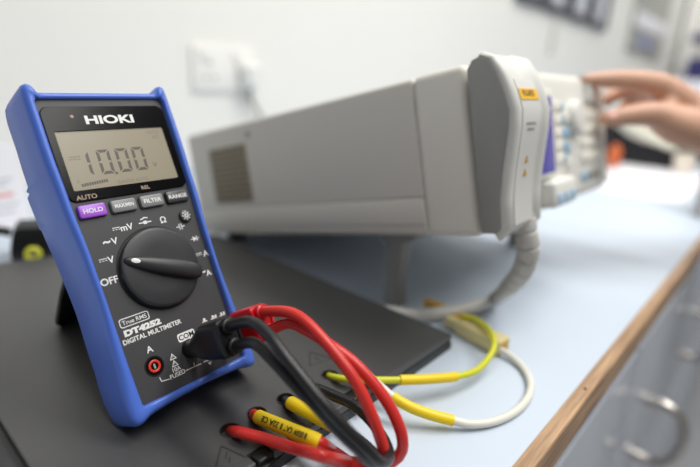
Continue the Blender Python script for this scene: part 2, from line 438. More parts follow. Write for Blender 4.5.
bm = bmesh.new(); add_lathe(bm, [(1.0, 0), (1.0, .35), (.8, .5)], lambda p, q, l: BL(-15.6 + p * 2.3, q * 1.25, FW + 5.9 + (p * 2.3 + 2) * .1 + l), 24)
obj('pointer_mark', bm, 'white', grip)
# dial markings
def mark(txt, u, v, s=3.3, bold=.1, sx=1.05): return face_text('dial_marking', txt, u, v, s, 'white', case, FW, bold, sx)
def mark_bm(fn):
    bm = bmesh.new(); fn(bm); return obj('dial_marking', bm, 'white', case, False)
def fb(bm, u0, v0, u1, v1, rot=0.0):
    c = L((u0 + u1) / 2, (v0 + v1) / 2, FW)
    add_box(bm, L(u0, v0, FW + .1), L(u1, v1, FW - .1), rot=Matrix.Rotation(-rot, 3, 'Y') if rot else None, about=c)
def dc(u, v):
    def fn(bm):
        fb(bm, u - 1.9, v + .45, u + 1.9, v + .85)
        for j in (-1.5, 0, 1.5): fb(bm, u + j - .45, v - .55, u + j + .45, v - .15)
    mark_bm(fn)
mark('OFF', *(-26.6, 71.3), s=3.4)
mark('V', *(-22.5, 81.4)); dc(*(-26.3, 81.9))
mark('V', *(-17.8, 90.2)); mark('~', *(-21.8, 90.4), s=4.2, bold=.2)
mark('mV', *(-9.6, 95.9)); dc(*(-15, 96))
u, v = (1, 97.4)
def tmp(bm):
    fb(bm, u - 3.6, v - 1.3, u - .8, v - .7); fb(bm, u + .8, v - 1.3, u + 3.6, v - .7); fb(bm, u - 1, v - 1.9, u + 1, v - .1); fb(bm, u - 2.2, v + .9, u + .4, v + 1.5, .3); fb(bm, u - .3, v + 1.2, u + 2.2, v + 1.8, -.2)
mark_bm(tmp)
mark('\u03a9', *(11.4, 95.9))
u2, v2 = (20.4, 90)
def cap_(bm):
    fb(bm, u2 - 2.6, v2 - .25, u2 - .6, v2 + .25); fb(bm, u2 + .6, v2 - .25, u2 + 2.6, v2 + .25); fb(bm, u2 - .9, v2 - 1.7, u2 - .4, v2 + 1.7); fb(bm, u2 + .4, v2 - 1.7, u2 + .9, v2 + 1.7)
mark_bm(cap_)
u3, v3 = (26.8, 81.4)
def dio(bm):
    fb(bm, u3 - 2.8, v3 - .2, u3 + 2.8, v3 + .2); fb(bm, u3 + .9, v3 - 1.5, u3 + 1.4, v3 + 1.5)
    add_prism(bm, [(u3 - 1.3, v3 - 1.5), (u3 - 1.3, v3 + 1.5), (u3 + 1.1, v3)], L, FW - .1, FW + .1)
mark_bm(dio)
mark('A', *(30.3, 71.6), s=3.2); dc(*(25.9, 71.9))
mark('A', *(28.1, 60.3), s=3.2); mark('~', *(24.8, 61.6), s=3.4, bold=.2)
# lower lettering
bu, bv = (-20.9, 49.2)
bm = bmesh.new(); ro = rrect(15.6, 4.6, 1.2, bu, bv); ri = rrect(14.7, 3.7, .9, bu, bv)
add_loft(bm, [[L(p, q, l) for p, q in o_] for o_, l in ((ro, FW - .1), (ro, FW + .1), (ri, FW + .1), (ri, FW - .1))], True, False)
badge = obj('badge_outline', bm, 'white', case, False)
face_text('badge_lettering', 'True RMS', bu, bv, 2.1, 'white', badge, FW, .02, 1.05)
u, v = (-18.2, 44); face_text('model_lettering', 'DT4252', u, v, 2.75, 'white', case, FW, .26, 1.5)
u, v = (-13.8, 40); face_text('model_lettering', 'DIGITAL MULTIMETER', u, v, 2.35, 'white', case, FW, .08, .98)
u, v = (2.7, 31.6)
bm = bmesh.new(); add_prism(bm, rrect(10.4, 4.6, 1.2, u, v), L, FW - .1, FW + .1)
cl = obj('terminal_caption', bm, 'white', case, False)
face_text('caption_lettering', 'COM', u, v, 2.7, 'black', cl, FW + .1, .06, 1.05)
mark('A', *(-18.5, 32.4), s=3.2)
def tri(bm, u, v, s=2.4):
    o_ = [(u - s * .62, v - s * .45), (u + s * .62, v - s * .45), (u, v + s * .6)]; i_ = [(u - s * .38, v - s * .3), (u + s * .38, v - s * .3), (u, v + s * .3)]
    add_loft(bm, [[L(p, q, l) for p, q in k_] for k_, l in ((o_, FW - .1), (o_, FW + .1), (i_, FW + .1), (i_, FW - .1))], True, False)
    fb(bm, u - .12, v - .4, u + .12, v + .5)
for a in ((-8.3, 24.1), (-8.4, 20.4)):
    mark_bm(lambda bm: tri(bm, a[0], a[1], 3.2))
u, v = (-8.6, 17.4); face_text('terminal_caption', '10A', u, v, 2.2, 'white', case, FW, .05)
u, v = (-8.7, 14.7); face_text('terminal_caption', 'FUSED', u, v, 2.2, 'white', case, FW, .05)
def seg_line(bm, a, b, t=.4):
    d = Vector((b[0] - a[0], b[1] - a[1])); n_ = Vector((-d.y, d.x)).normalized() * t / 2
    add_prism(bm, [(a[0] - n_.x, a[1] - n_.y), (b[0] - n_.x, b[1] - n_.y), (b[0] + n_.x, b[1] + n_.y), (a[0] + n_.x, a[1] + n_.y)], L, FW - .1, FW + .1)
def brk(bm):
    pts = [(-18.2, 17.2), (-17.9, 14.9), (-13.6, 14.2)]
    seg_line(bm, pts[0], pts[1]); seg_line(bm, pts[1], pts[2])
    pts = [(-3.7, 14.5), (1.6, 14.4), (1.8, 16.6)]
    seg_line(bm, pts[0], pts[1]); seg_line(bm, pts[1], pts[2])
    seg_line(bm, pts[1], (5.9, 14.3)); seg_line(bm, (7.3, 14.6), (12.7, 14.1), .7)
    a = (10.7, 12.7); add_prism(bm, [(a[0] - 1.2, a[1] + .4), (a[0] + 1.2, a[1] + .4), (a[0], a[1] - 1.4)], L, FW - .1, FW + .1)
mark_bm(brk)
for a, q in (((15.8, 35.6), 0), ((21.5, 35.4), 1), ((27.3, 35.2), 2)):
    def ic(bm, a=a, q=q):
        fb(bm, a[0] - 1.6, a[1] - 1.0, a[0] + 1.6, a[1] - .5); add_prism(bm, circ(.9 - .1 * q, a[0], a[1] + .3, 12), L, FW - .1, FW + .1)
        if q: fb(bm, a[0] + 1.3, a[1] - 1, a[0] + 2.4, a[1] + .8)
    mark_bm(ic)
# input sockets
def jack(u, v, m):
    bm = bmesh.new()
    add_loft(bm, [[L(u + p, v + q, l) for p, q in circ(r, n=32)] for r, l in ((5.4, FW - .2), (5.2, FW + .12), (4.6, FW + .12), (4.4, FW - .4))], True, False)
    j = obj('input_socket', bm, 'black', meter)
    bm = bmesh.new(); add_prism(bm, circ(4.5, u, v, 32), L, FW - .3, FW + .04); obj('socket_well', bm, 'hole', j, False)
    bm = bmesh.new()
    add_loft(bm, [[L(u + p, v + q, l) for p, q in circ(r, n=32)] for r, l in ((3.2, FW), (3.2, FW + .35), (2.9, FW + .5), (2.3, FW + .5), (2.0, FW + .3), (2.0, FW))], True, False)
    obj('socket_ring', bm, m, j)
    bm = bmesh.new(); add_prism(bm, rrect(1.0, 2.6, .4, u, v), L, FW, FW + .2); obj('contact', bm, 'side_grey', j)
JA = (-18.8, 23.5); JC = (JA[0] + 21.5, JA[1] + .8); JV = (JA[0] + 41.5, JA[1] + .8)
jack(JA[0], JA[1], 'red_jack'); jack(JC[0], JC[1], 'black'); jack(JV[0], JV[1], 'red_jack')

# ------------------------------------------------------------------ test leads plugged into the meter
def plug_bm(u, v, w1):
    bm = bmesh.new(); lp = []
    for w, a, b in ((FW + .1, 4.6, 4.8), (1.0, 4.8, 4.8), (4, 5.2, 5.4), (9, 5.8, 6.8), (18, 6.3, 9.2), (w1 - 3, 6.5, 9.7), (w1 - .8, 6.4, 9.5), (w1, 5.8, 8.8)):
        sq = min(1, max(0, (w - 2) / 12))
        ring = []
        for k in range(32):
            t = 2 * PI * k / 32; c_, s_ = math.cos(t), math.sin(t); e = 1 - .55 * sq
            ring.append(mw(u + a * math.copysign(abs(c_) ** e, c_), v + b * .22 * sq + b * math.copysign(abs(s_) ** e, s_), w))
        lp.append(ring)
    add_loft(bm, lp); return bm
PATHS = []
def lead(name, label, cat, m_plug, m_wire, u, v, pw, c1, c2, r):
    root = obj(name, plug_bm(u, v, pw), m_plug, None, True, 35); tag(root, label, cat)
    for dv in (7.4, -2.6):
        bm = bmesh.new()
        add_lathe(bm, [(4.2, pw - 1), (4.2, pw + 1.2), (3.8, pw + 2.4), (2.9, pw + 2.8)], lambda p, q, l: mw(u + p, v + dv + q, l), 24)
        obj('cable_boss', bm, m_plug, root)
    bm = bmesh.new()
    for s_ in (-1, 1): add_tube(bm, [mw(u + s_ * 5.6, v - 5.5, pw + .2), mw(u + s_ * 5.6, v + 9.5, pw + .2)], .9, 8, None, False)
    obj('strain_rib', bm, m_plug, root)
    for dv, pts in ((7.4, c1), (-2.6, c2)):
        path = [mw(u, v + dv, pw - 2), mw(u, v + dv, pw + 4)] + [Vector(p) for p in pts]
        obj('cable', tube(path, r), m_wire, root); PATHS.append(spline(path))
    return root
lead('black_test_lead', 'black plug in the middle socket of the blue meter, with two black cables curving down', 'test lead', 'black', 'black_wire', JC[0], JC[1], 36,
     [(124.45, 165.23, 76.49), (124.61, 153.24, 75.23), (123.44, 139.05, 69.56), (125.12, 122.57, 59.31), (129.13, 111.43, 49.1), (135.43, 104.01, 38.82), (143.6, 100.4, 27.65), (153.47, 102.61, 22.63), (159.59, 110.42, 23.57), (162.37, 121.63, 26.9), (162.58, 133.79, 29.43), (162.05, 143.62, 28.65), (160.64, 153.1, 28.37), (172.5, 171.6, 15), (177.4, 180.7, 8)],
     [(123.53, 161.89, 67.43), (123.47, 149.69, 65.18), (123.87, 135.42, 59.76), (126.07, 121.42, 52.56), (128.85, 111.48, 45.25), (133.59, 105.67, 37.89), (139.19, 103.06, 29.28), (145.9, 103.52, 23.04), (151.41, 110.82, 21.49), (154.19, 123.02, 20.27), (148.3, 127.8, 26), (151.4, 147.7, 20.5), (151.9, 167.3, 17.5), (159.8, 181.1, 8)], 2.75)
lead('red_test_lead', 'red plug in the right socket of the blue meter, with two looping red cables', 'test lead', 'red_plug', 'red_wire', JV[0], JV[1], 38,
     [(146.91, 165.35, 73.92), (148.3, 155.31, 72.97), (148.59, 143.08, 68.24), (149.87, 131.56, 60.65), (151.43, 122.44, 52.14), (152.37, 114.54, 41.36), (153.84, 108.79, 29.65), (154.89, 105.7, 19.18), (154.61, 107.12, 11.55), (153.17, 114.75, 7.38), (151.62, 124.28, 6.87), (150.48, 134.08, 7.93), (136.4, 130.5, 24), (135.5, 149.5, 20), (132.9, 170.7, 17), (139.4, 183.9, 8)],
     [(148.01, 165.7, 67.35), (151.07, 155.16, 66.06), (154.37, 143.11, 62.2), (157.96, 131.72, 57.09), (161.26, 120.75, 48.85), (163.75, 111.59, 39.15), (164.96, 104.93, 28.27), (165.07, 103.43, 18.83), (162.61, 106.23, 12.17), (158.24, 112.85, 8.88), (151.94, 123.91, 6.89), (128.7, 121, 27), (128.7, 139, 20), (125.1, 155, 17.5), (120.9, 163.5, 17.5), (119.5, 169.8, 16), (123, 180.9, 8)], 2.85)
def sleeve(sp, a, b, r, label):
    ia, ib = (min(range(len(sp)), key=lambda k: (sp[k] - Vector(p)).length) for p in (a, b))
    ia, ib = min(ia, ib), max(ia, ib)
    o = obj('cable_sleeve', tube(sp[ia:ib + 1], r, 20, None, False), 'yellow'); return tag(o, label, 'cable sleeve')
s1 = sleeve(PATHS[2], (132.9, 170.7, 17), (136.4, 130.5, 24), 3.6, 'yellow sleeve with black lettering around the red cable at the front edge of the mat')
a, b = Vector((132.9, 170.7, 17)), Vector((136.4, 130.5, 24))
ax_ = (b - a).normalized(); toc = (Vector((0, 0, 185.9)) - (a + b) / 2).normalized(); toc = (toc - ax_ * toc.dot(ax_)).normalized(); sd = toc.cross(ax_)
ia_ = min(range(len(PATHS[2])), key=lambda k: (PATHS[2][k] - Vector((135.3, 150.1, 20))).length)
def wrap(p, q, l):
    sp_ = PATHS[2]; k = ia_; d = p                                   # walk along the sleeve
    while d > 0 and k < len(sp_) - 2:
        g = (sp_[k + 1] - sp_[k]).length
        if d < g: break
        d -= g; k += 1
    while d < 0 and k > 0:
        k -= 1; d += (sp_[k + 1] - sp_[k]).length
    t_ = (sp_[k + 1] - sp_[k]).normalized(); c0 = sp_[k] + t_ * d
    if t_.dot(ax_) < 0: pass
    up_ = (toc - t_ * toc.dot(t_)).normalized(); si = up_.cross(ax_ - up_ * ax_.dot(up_)).normalized()
    t = q / 3.6
    return c0 + (up_ * math.cos(t) - si * math.sin(t)) * (3.98 + l * .5)
obj('sleeve_lettering', text_bm('1000V CAT II 32A CE', 2.5, wrap, .1, .06, .98), 'sleeve_print', s1, False)
sleeve(PATHS[1], (151.9, 167.3, 17.5), (148.3, 127.8, 26), 3.6, 'plain yellow sleeve around the black cable, beside the lettered yellow sleeve')

# ------------------------------------------------------------------ earth and neutral wires on the right of the mat
gpath = spline([(193.9, 179.4, 9), (190, 172.4, 13.5), (189.8, 162.7, 17), (198.6, 151, 18), (212.7, 139.7, 17), (228.5, 130.2, 15), (247.6, 121.8, 12), (265, 117.8, 10), (281.4, 117.9, 11), (293.9, 119.7, 15), (304.9, 127, 17), (316.3, 139, 16), (321.3, 149.8, 15), (322.4, 160.5, 13)])
gw = obj('earth_wire', tube(gpath, 2.1, 14, None, False), 'yellow_green')
tag(gw, 'yellow-green wire arching from a mat hole over the blue bench', 'wire')
sleeve(gpath, (212.7, 139.7, 17), (247.6, 121.8, 12), 3.0, 'yellow sleeve on the yellow-green wire, the straight upper one right of the red cables')
wpath = spline([(214.4, 186.5, 9), (208.1, 176.7, 14), (203.4, 161.2, 17), (199.4, 144.1, 17), (199, 134.2, 15), (202.2, 124.4, 12), (208.4, 114.9, 9), (216.9, 104.9, 6), (223.7, 97.7, 4), (235.7, 90.2, 3), (252.8, 85.3, 2.6), (272.2, 85, 2.6), (289.5, 90, 2.6), (303.4, 100.4, 2.6), (309.9, 111.4, 3.4), (310.8, 119.6, 5), (310.5, 125, 6)])
ww = obj('white_wire', tube(wpath, 2.4, 14, None, False), 'white_wire')
tag(ww, 'white wire looping across the blue bench into the pale yellow connector', 'wire')
sleeve(wpath, (198.9, 135.6, 15.3), (216.9, 104.9, 6), 3.1, 'yellow sleeve on the white wire, slanting down right of the red cables')
ca_, cb_ = Vector((318.5, 157.4, 7)), Vector((314.5, 120.9, 7))
dx = (cb_ - ca_).normalized(); dy = Vector((0, 0, 1)).cross(dx)
con = thing('cable_connector', 'pale yellow block connector lying on the bench by the right corner of the mat', 'connector', mtx=frame_mtx((ca_.x, ca_.y, 0), dx, dy, (0, 0, 1)))
lc = (cb_ - ca_).length
bm = bmesh.new()
add_loft(bm, [[(x, y * hw, 6.4 + z * hh) for y, z in rrect(2, 2, .35)] for x, hw, hh in ((-14, 3.8, 3.4), (-3, 4.2, 3.8), (0, 6.2, 5.4), (lc * .5, 6.8, 5.8), (lc - 1.5, 7.4, 6.2), (lc, 6.8, 5.6))])
obj('housing', bm, 'pale_yellow', con)
bm = bmesh.new(); add_prism(bm, rrect(9, 7, .8, 0, 6.4), lambda p, q, l: (l, p, q), lc - .2, lc + .6); obj('end_cap', bm, 'amber', con)
tp_ = obj('cable_tape', tube([(326.8, 198.4, 9), (330.3, 192.8, 9), (337.1, 184.9, 6)], 3.4), 'amber'); tag(tp_, 'amber tape tab behind the grey cable where it meets the mat', 'tape')
tp_ = obj('cable_tape', tube([(329.6, 172.7, 5), (337.9, 162.8, 5), (336.6, 156.8, 6)], 3.2), 'amber'); tag(tp_, 'amber tape tab in front of the grey cable, above the pale yellow connector', 'tape')

# ------------------------------------------------------------------ black work mat
matt = thing('work_mat', 'flat black plastic work mat with round cable holes, under the blue meter', 'work mat', (170, 300, 0))
def ml(x, y, z): return (x - 170, y - 300, z)
plan = [(43, 150), (293, 152), (293.5, 450), (43, 512)]
def grow(pl, g): return [(43 - g, 150 - g), (293 + g, 152 - g), (293.5 + g, 450 + g), (43 - g, 512 + g)]
bm = bmesh.new(); add_prism(bm, plan, ml, 7.2, 12.0, 1.0, 3)
tpl = obj('top_plate', bm, 'mat_top', matt, True, 40)
holes = [(120.4, 177.8, 12), (138.3, 178.9, 12), (157.2, 177.3, 12), (173.8, 177, 12), (191.8, 176.7, 12), (210.9, 180, 12)]
cut = []
for h in holes:
    b_ = bmesh.new(); add_prism(b_, circ(4.9, h[0], h[1], 32), ml, 8.2, 16); cut.append(b_)
slots = [121, 142.5, 165, 187]
for x in slots: cut.append(box(ml(x - 5.5, 140, 8.4), ml(x + 5.5, 158, 20)))
boolean_cut(tpl, cut, matt)
for h in holes:
    bm = bmesh.new(); add_loft(bm, [[ml(h[0] + p, h[1] + q, l) for p, q in circ(r, n=32)] for r, l in ((4.9, 8.6), (4.9, 12.3), (5.4, 12.3), (5.7, 11.8))], True, False)
    obj('hole_rim', bm, 'emboss', tpl)
for x in slots:
    bm = box(ml(x - 4.2, 149.5, 8), ml(x + 4.2, 156.5, 12.6), 1.2); add_box(bm, ml(x - 4.6, 147, 8), ml(x + 4.6, 149.5, 10.4), .6)
    obj('cable_clip', bm, 'black', matt)
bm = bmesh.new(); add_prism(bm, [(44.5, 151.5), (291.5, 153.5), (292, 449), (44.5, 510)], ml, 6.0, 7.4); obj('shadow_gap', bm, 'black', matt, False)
bm = bmesh.new(); add_prism(bm, [(18, 149.4), (293.6, 151.4), (294, 451), (18, 519)], ml, 0.0, 6.2, .8, 2); obj('base_plate', bm, 'mat_low', matt, True, 40)
def emb(cx, cy, s, rot):
    bm = bmesh.new(); P3 = [(cx + s * math.cos(rot + k * 2 * PI / 3), cy + s * math.sin(rot + k * 2 * PI / 3)) for k in range(3)]
    for k in range(3): add_tube(bm, [ml(*P3[k], 11.95), ml(*P3[(k + 1) % 3], 11.95)], .45, 8, None, False)
    for a_, b_ in (((.1, .4), (-.12, .02)), ((-.12, .02), (.12, .02)), ((.12, .02), (-.05, -.35))):
        f_ = lambda q: ml(cx + s * (q[0] * math.sin(rot) + q[1] * math.cos(rot)), cy + s * (-q[0] * math.cos(rot) + q[1] * math.sin(rot)), 11.95)
        add_tube(bm, [f_(a_), f_(b_)], .4, 8, None, False)
    obj('embossed_warning', bm, 'emboss', tpl)
emb(108.5, 162.5, 9, PI * .42); emb(199, 195, 9.5, PI * .42)

# ------------------------------------------------------------------ bench instrument
IO = Vector((290.864, 139.817, 89.0639)); IY = Vector((0, 0.97015231, -0.24249636)); IZ = Vector((0, 0.24249636, 0.97015231)); IX = Vector((1, 0, 0))
inst = thing('bench_calibrator', 'large beige bench instrument tilted up on its front legs, behind the meter', 'instrument', mtx=frame_mtx(IO, IX, IY, IZ))
def iw_(x, y, z): return IO + IX * x + IY * y + IZ * z
obj('case', box((0.8, 40, 0.8), (279, 345, 111), 4, 4), 'beige', inst)
obj('front_bezel', box((0, 0, 0), (280, 41, 112), 5.5, 5), 'bezel_beige', inst)
obj('side_strip', box((0.1, 42, 9), (3, 338, 28.5), .6), 'beige', inst)
bm = bmesh.new(); add_box(bm, (0.35, 41.5, 28.6), (3, 338, 29.6)); obj('side_groove', bm, 'side_grey', inst, False)
gr = obj('vent_grille', box((0.2, 240, 34), (3, 306, 91), 1), 'grille', inst)
bm = bmesh.new()
for j in range(10):
    for i in range(11):
        y, z = 243.5 + i * 5.9 + (j % 2) * 2.9, 37.5 + j * 5.6
        if y < 304: add_prism(bm, circ(1.9, y, z, 6), lambda p, q, l: (l, p, q), .3, -.05)
obj('vent_holes', bm, 'grille_hole', gr, False)
bm = bmesh.new(); add_prism(bm, circ(3.2, 233.5, 98.5, 16), lambda p, q, l: (l, p, q), 2, .1, .3); obj('case_screw', bm, 'side_grey', inst)
for x in (33, 276):
    bm = bmesh.new()
    add_loft(bm, [[(x + p, y + q, z) for p, q in rrect(w_, d_, 2)] for y, z, w_, d_ in ((84, 1, 24, 40), (86, -7, 24, 36), (93, -12, 15, 17), (101, -45, 13, 14), (105, -64, 15, 16), (105, -67, 15, 16))])
    obj('front_leg', bm, 'side_grey', inst)
for x in (33, 247):
    bm = bmesh.new(); add_prism(bm, circ(11, x, 325, 24), lambda p, q, l: (p, q, l), 1, -10.5, 1.5); obj('rear_foot', bm, 'black', inst)
# front panel, beyond the connector head
obj('front_panel', box((8, -1.5, 6), (276, 1, 106), 1), 'pale', inst)
scr = obj('display_frame', box((66, -7, 27), (128, 0, 97), 2), 'pale', inst)
obj('display', box((72, -7.6, 31), (121.5, -6, 91), .4), 'screen', scr)
def key(x0, z0, x1, z1, m, y=-4, bev=1.0):
    y = max(y, -4)
    return obj('panel_key', box((x0, y, z0), (x1, 0, z1), bev), m, inst)
for k in range(5): key(139.5, 36 + k * 11, 152, 44 + k * 11, 'key')
for k in range(5): key(155, 36 + k * 11, 160, 42 + k * 11, 'key_blue', -5)
for k in range(4): key(163, 30 + k * 13, 170, 39 + k * 13, 'key_blue', -5) if k in (1, 2) else key(163, 30 + k * 13, 170, 39 + k * 13, 'key', -5)
for j in range(4):
    for i in range(5): key(202 + i * 10, 32 + j * 13, 210 + i * 10, 41 + j * 13, 'key', -8)
for i in range(4): key(200 + i * 14, 14, 211 + i * 14, 22, 'key_blue' if i == 0 else 'side_grey', -5)
kb = bmesh.new(); add_lathe(kb, [(15, 0), (15, -7), (13, -9), (4, -10)], lambda p, q, l: (186 + p, l, 74 + q), 32); obj('rotary_knob', kb, 'pale', inst)
jp = obj('socket_panel', box((100, -14, 3), (150, 1, 25), 4), 'pale', inst)
for i in range(3): obj('socket_mark', box((104 + i * 15, -15, 6), (113 + i * 15, -13, 14), .6), 'key_blue', jp)
hb = bmesh.new()
add_loft(hb, [[(x + 0, y, z) for x, y in rrect(40, 14 * s_, 5 * s_ + .5, 240, 0)] for z, s_ in ((88, .7), (92, .95), (104, 1), (110, .9), (113, .6))])
obj('corner_cap', hb, 'pale', inst)
# side handle at the right end
obj('rack_handle', box((252, -6, 6), (270, 2, 104), 3, 4), 'pale', inst)

# ------------------------------------------------------------------ cable head clipped on the front left corner
PR = [(-6.5, 112), (-11.5, 113.2), (-17, 110), (-20.5, 103), (-22.8, 97), (-25.2, 89), (-27.5, 78), (-26, 67), (-23.2, 55), (-19.8, 40), (-17.2, 25), (-16.2, 6.5), (-12, 3), (-4, 3)]
head = thing('lead_adapter', 'grey plug-in lead adapter with yellow tag, clipped to the front left of the beige instrument', 'adapter', mtx=frame_mtx(IO, IX, IY, IZ))
bm = bmesh.new(); add_prism(bm, [(-2.6, 107)] + [(y, z) for y, z in PR] + [(-2.6, 3)], lambda p, q, l: (l, p, q), 48, -2.0, .8)
obj('side_plate', bm, 'side_grey', head, True, 30)
lp = []
for x, g, h in ((-1.0, .6, .0), (-1.5, 1.8, .0), (-1.1, 3.4, .6), (.2, 4.8, 1.0), (2, 5.5, 1.2), (4.6, 5.6, 1.2), (6.2, 5.0, .8), (7.2, 4.2, .6), (38, 4.2, .6), (39.5, 5.0, .8), (42, 6.0, 1.2), (46, 6.2, 1.2), (49.4, 5.4, 1.0), (51.2, 3.8, .6), (51.6, 2.0, 0), (51, .6, 0)):
    fr = []
    for i, (y, z) in enumerate(PR[1:-1]):
        a = Vector(PR[i]); b_ = Vector(PR[i + 2]); d = (b_ - a).normalized(); n_ = Vector((d.y, -d.x))
        if n_.x > 0.3: n_ = -n_
        if n_.x > 0 and i < 2: n_ = Vector((-abs(n_.x), abs(n_.y)))
        fr.append((x, y + n_.x * g, z + n_.y * g * (.5 if i < 3 else 1)))
    bk = [(x, y + .6, z) for y, z in reversed(PR[1:-1])]
    lp.append(fr + bk)
bm = bmesh.new(); add_loft(bm, lp)
obj('front_cover', bm, 'head', head, True, 45)
# flat label plate in the recess between the two ridges
bm = bmesh.new()
lab = [(p_[0] - 4.9, p_[1]) for p_ in PR[4:12]]
rows = []
for y, z in lab: rows.append([(8.4, y, z), (36.0, y, z), (36.0, y + 1.2, z), (8.4, y + 1.2, z)])
add_loft(bm, rows)
plate = obj('label_plate', bm, 'label_plate', head, True, 30)
def labpt(x, z, out=0.0):
    for (y0, z0), (y1, z1) in zip(lab[:-1], lab[1:]):
        if z1 <= z <= z0:
            t = (z0 - z) / (z0 - z1); return (x, y0 + (y1 - y0) * t - out, z)
    return (x, lab[0][0] - out, z)
bm = bmesh.new(); add_loft(bm, [[labpt(9, z, .1), labpt(35.4, z, .1), labpt(35.4, z, .5), labpt(9, z, .5)] for z in (91, 87.5, 84)])
yt = obj('yellow_tag', bm, 'tag_yellow', plate, False)
obj('tag_lettering', text_bm('FLUKE', 3.6, lambda p, q, l: labpt(21 + p, 88 + q, .5 + l), .1, .12, 1.2), 'sleeve_print', yt, False)
bm = bmesh.new()
for x0, x1, z in ((14, 28, 70), (16, 26, 66.5)):
    add_loft(bm, [[labpt(x0, z, .05), labpt(x1, z, .05), labpt(x1, z, .2), labpt(x0, z, .2)], [labpt(x0, z - 1.4, .05), labpt(x1, z - 1.4, .05), labpt(x1, z - 1.4, .2), labpt(x0, z - 1.4, .2)]])
obj('plate_print', bm, 'side_grey', plate, False)
for z in (47, 38.5):
    bm = bmesh.new()
    add_loft(bm, [[labpt(21 - s_, z_, .05), labpt(21 + s_, z_, .05), labpt(21 + s_, z_, .3), labpt(21 - s_, z_, .3)] for s_, z_ in ((.4, z + 2.6), (2.6, z - 1.8))])
    obj('warning_mark', bm, 'amber', plate, False)
cp = [iw_(38, -14, 8), iw_(38, -14.5, 0), (330.44, 122.16, 80.15), (332.98, 122.22, 69.8), (336.34, 125.42, 57.97), (345.03, 133.88, 43.24), (360.04, 145.81, 27.58), (379.7, 162.2, 8), (355.7, 168.2, 6.5), (332.3, 178.2, 6), (314.1, 188.6, 6), (303, 197.4, 6), (294, 214, 6)]
cp = [Vector(p) for p in cp]
def inv(p):
    d = Vector(p) - IO; return Vector((d.dot(IX), d.dot(IY), d.dot(IZ)))
cl_ = [inv(p) for p in cp]
obj('cable', tube(cl_, 5.8, 18), 'grey_cable', head)
sp = spline(cl_[:7], 0.5)
def wr(t):
    k = (t * 8.5) % 1.0
    return (8.3 - 1.6 * t) - (1.3 * (1 - abs(k - .1) / .1) if k < .2 else 0) - max(0, t - .86) / .14 * 1.2
obj('spiral_wrap', tube(sp, 8, 24, wr, False), 'grey_cable', head, True, 60)

# ------------------------------------------------------------------ behind the mat on the left
ad = thing('power_supply', 'black power supply box with a yellow ring socket, behind the back edge of the mat', 'power supply', (128, 524, 0), -0.35)
bm = bmesh.new()
pr_ = [(-10, 0), (26, 0), (27, 20), (24, 30), (18, 33), (-2, 34), (-6, 30), (-8, 22), (-10, 12)]
add_prism(bm, pr_, lambda p, q, l: (p, l, q), 26, -6, 1.5); obj('housing', bm, 'black', ad)
obj('carry_loop', tube([(-8, 6, 27), (-18, 6, 30), (-28, 6, 24), (-31, 6, 10), (-30, 6, 0)], 4.2), 'black', ad)
bm = bmesh.new(); add_loft(bm, [[(8 + p, l, 8 + q) for p, q in circ(r, n=32)] for r, l in ((7.4, -5), (7.4, -9), (6.4, -10), (4.0, -10), (3.4, -9), (3.4, -5))], True, False)
rg = obj('socket_ring', bm, 'ring_yellow', ad)
bm = bmesh.new(); add_prism(bm, circ(3.4, 8, 8, 24), lambda p, q, l: (p, l, q), -5, -7); obj('socket_core', bm, 'side_grey', rg)
card = thing('paper_leaflet', 'white printed leaflet standing by the wall at the left edge, behind the meter', 'leaflet', (150, 640, 0), 0.25)
bm = box((-70, 0, 0), (22, 2.2, 92), .4)
for v_ in bm.verts: v_.co.y += v_.co.z * .12
sh_ = obj('sheet', bm, 'paper', card, False)
bm = bmesh.new(); add_box(bm, (-70, 40, 0), (22, 42, 90)); obj('rear_sheet', bm, 'paper', card, False)
for x0, x1, z0, z1, m_ in ((-40, -4, 66, 72, 'red_print'), (-40, 10, 54, 56, 'grey_print'), (-40, 4, 48, 50, 'grey_print'), (-40, 8, 36, 40, 'red_print'), (-40, 12, 26, 28, 'grey_print'), (-40, 6, 18, 20, 'grey_print')):
    bm = box((x0, -.2, z0), (x1, 0.6, z1))
    for v_ in bm.verts: v_.co.y += v_.co.z * .12
    obj('printed_line', bm, m_, sh_, False)

# ------------------------------------------------------------------ wall socket, plug and cord
so = thing('wall_socket', 'white double power socket on the white wall above the beige instrument', 'socket', (588, 863, 186))
bm = bmesh.new(); add_prism(bm, rrect(142, 84, 6), lambda p, q, l: (p, -l, q), 0, 7, 2.5); fp_ = obj('faceplate', bm, 'socket', so)
for x in (-34, 40):
    r_ = obj('rocker_switch', box((x - 14 - 9, -10, 14), (x - 14 + 9, -6, 34), 1.5), 'switch', so)
    bm = bmesh.new(); add_box(bm, (x - 2.5, -7.4, 4), (x + 2.5, -6.5, 14)); add_box(bm, (x - 13, -7.4, -20), (x - 6, -6.5, -15)); add_box(bm, (x + 6, -7.4, -20), (x + 13, -6.5, -15))
    if x < 0: obj('pin_slots', bm, 'side_grey', so, False)
    else: bm.free()
pg = thing('power_plug', 'white mains plug in the right outlet of the wall socket, grey cord hanging down', 'plug', (636, 855.8, 177))
bm = bmesh.new(); add_loft(bm, [[(p * s_, -l, q * s_) for p, q in [(-24, 16), (-18, 23), (18, 23), (24, 16), (20, -20), (10, -28), (-10, -28), (-20, -20)]] for l, s_ in ((0, 1), (12, 1), (28, .86), (33, .7))])
obj('plug_body', bm, 'switch', pg)
bm = bmesh.new(); add_lathe(bm, [(6, -22), (5.4, -34), (4.6, -42)], lambda p, q, l: (p, -13 + q, l), 16); obj('strain_relief', bm, 'side_grey', pg)
obj('cord', tube([(0, -13, -30), (4, -13, -48), (18, -14, -70), (36, -16, -95), (52, -20, -130), (60, -26, -172)], 5.2), 'cord', pg)

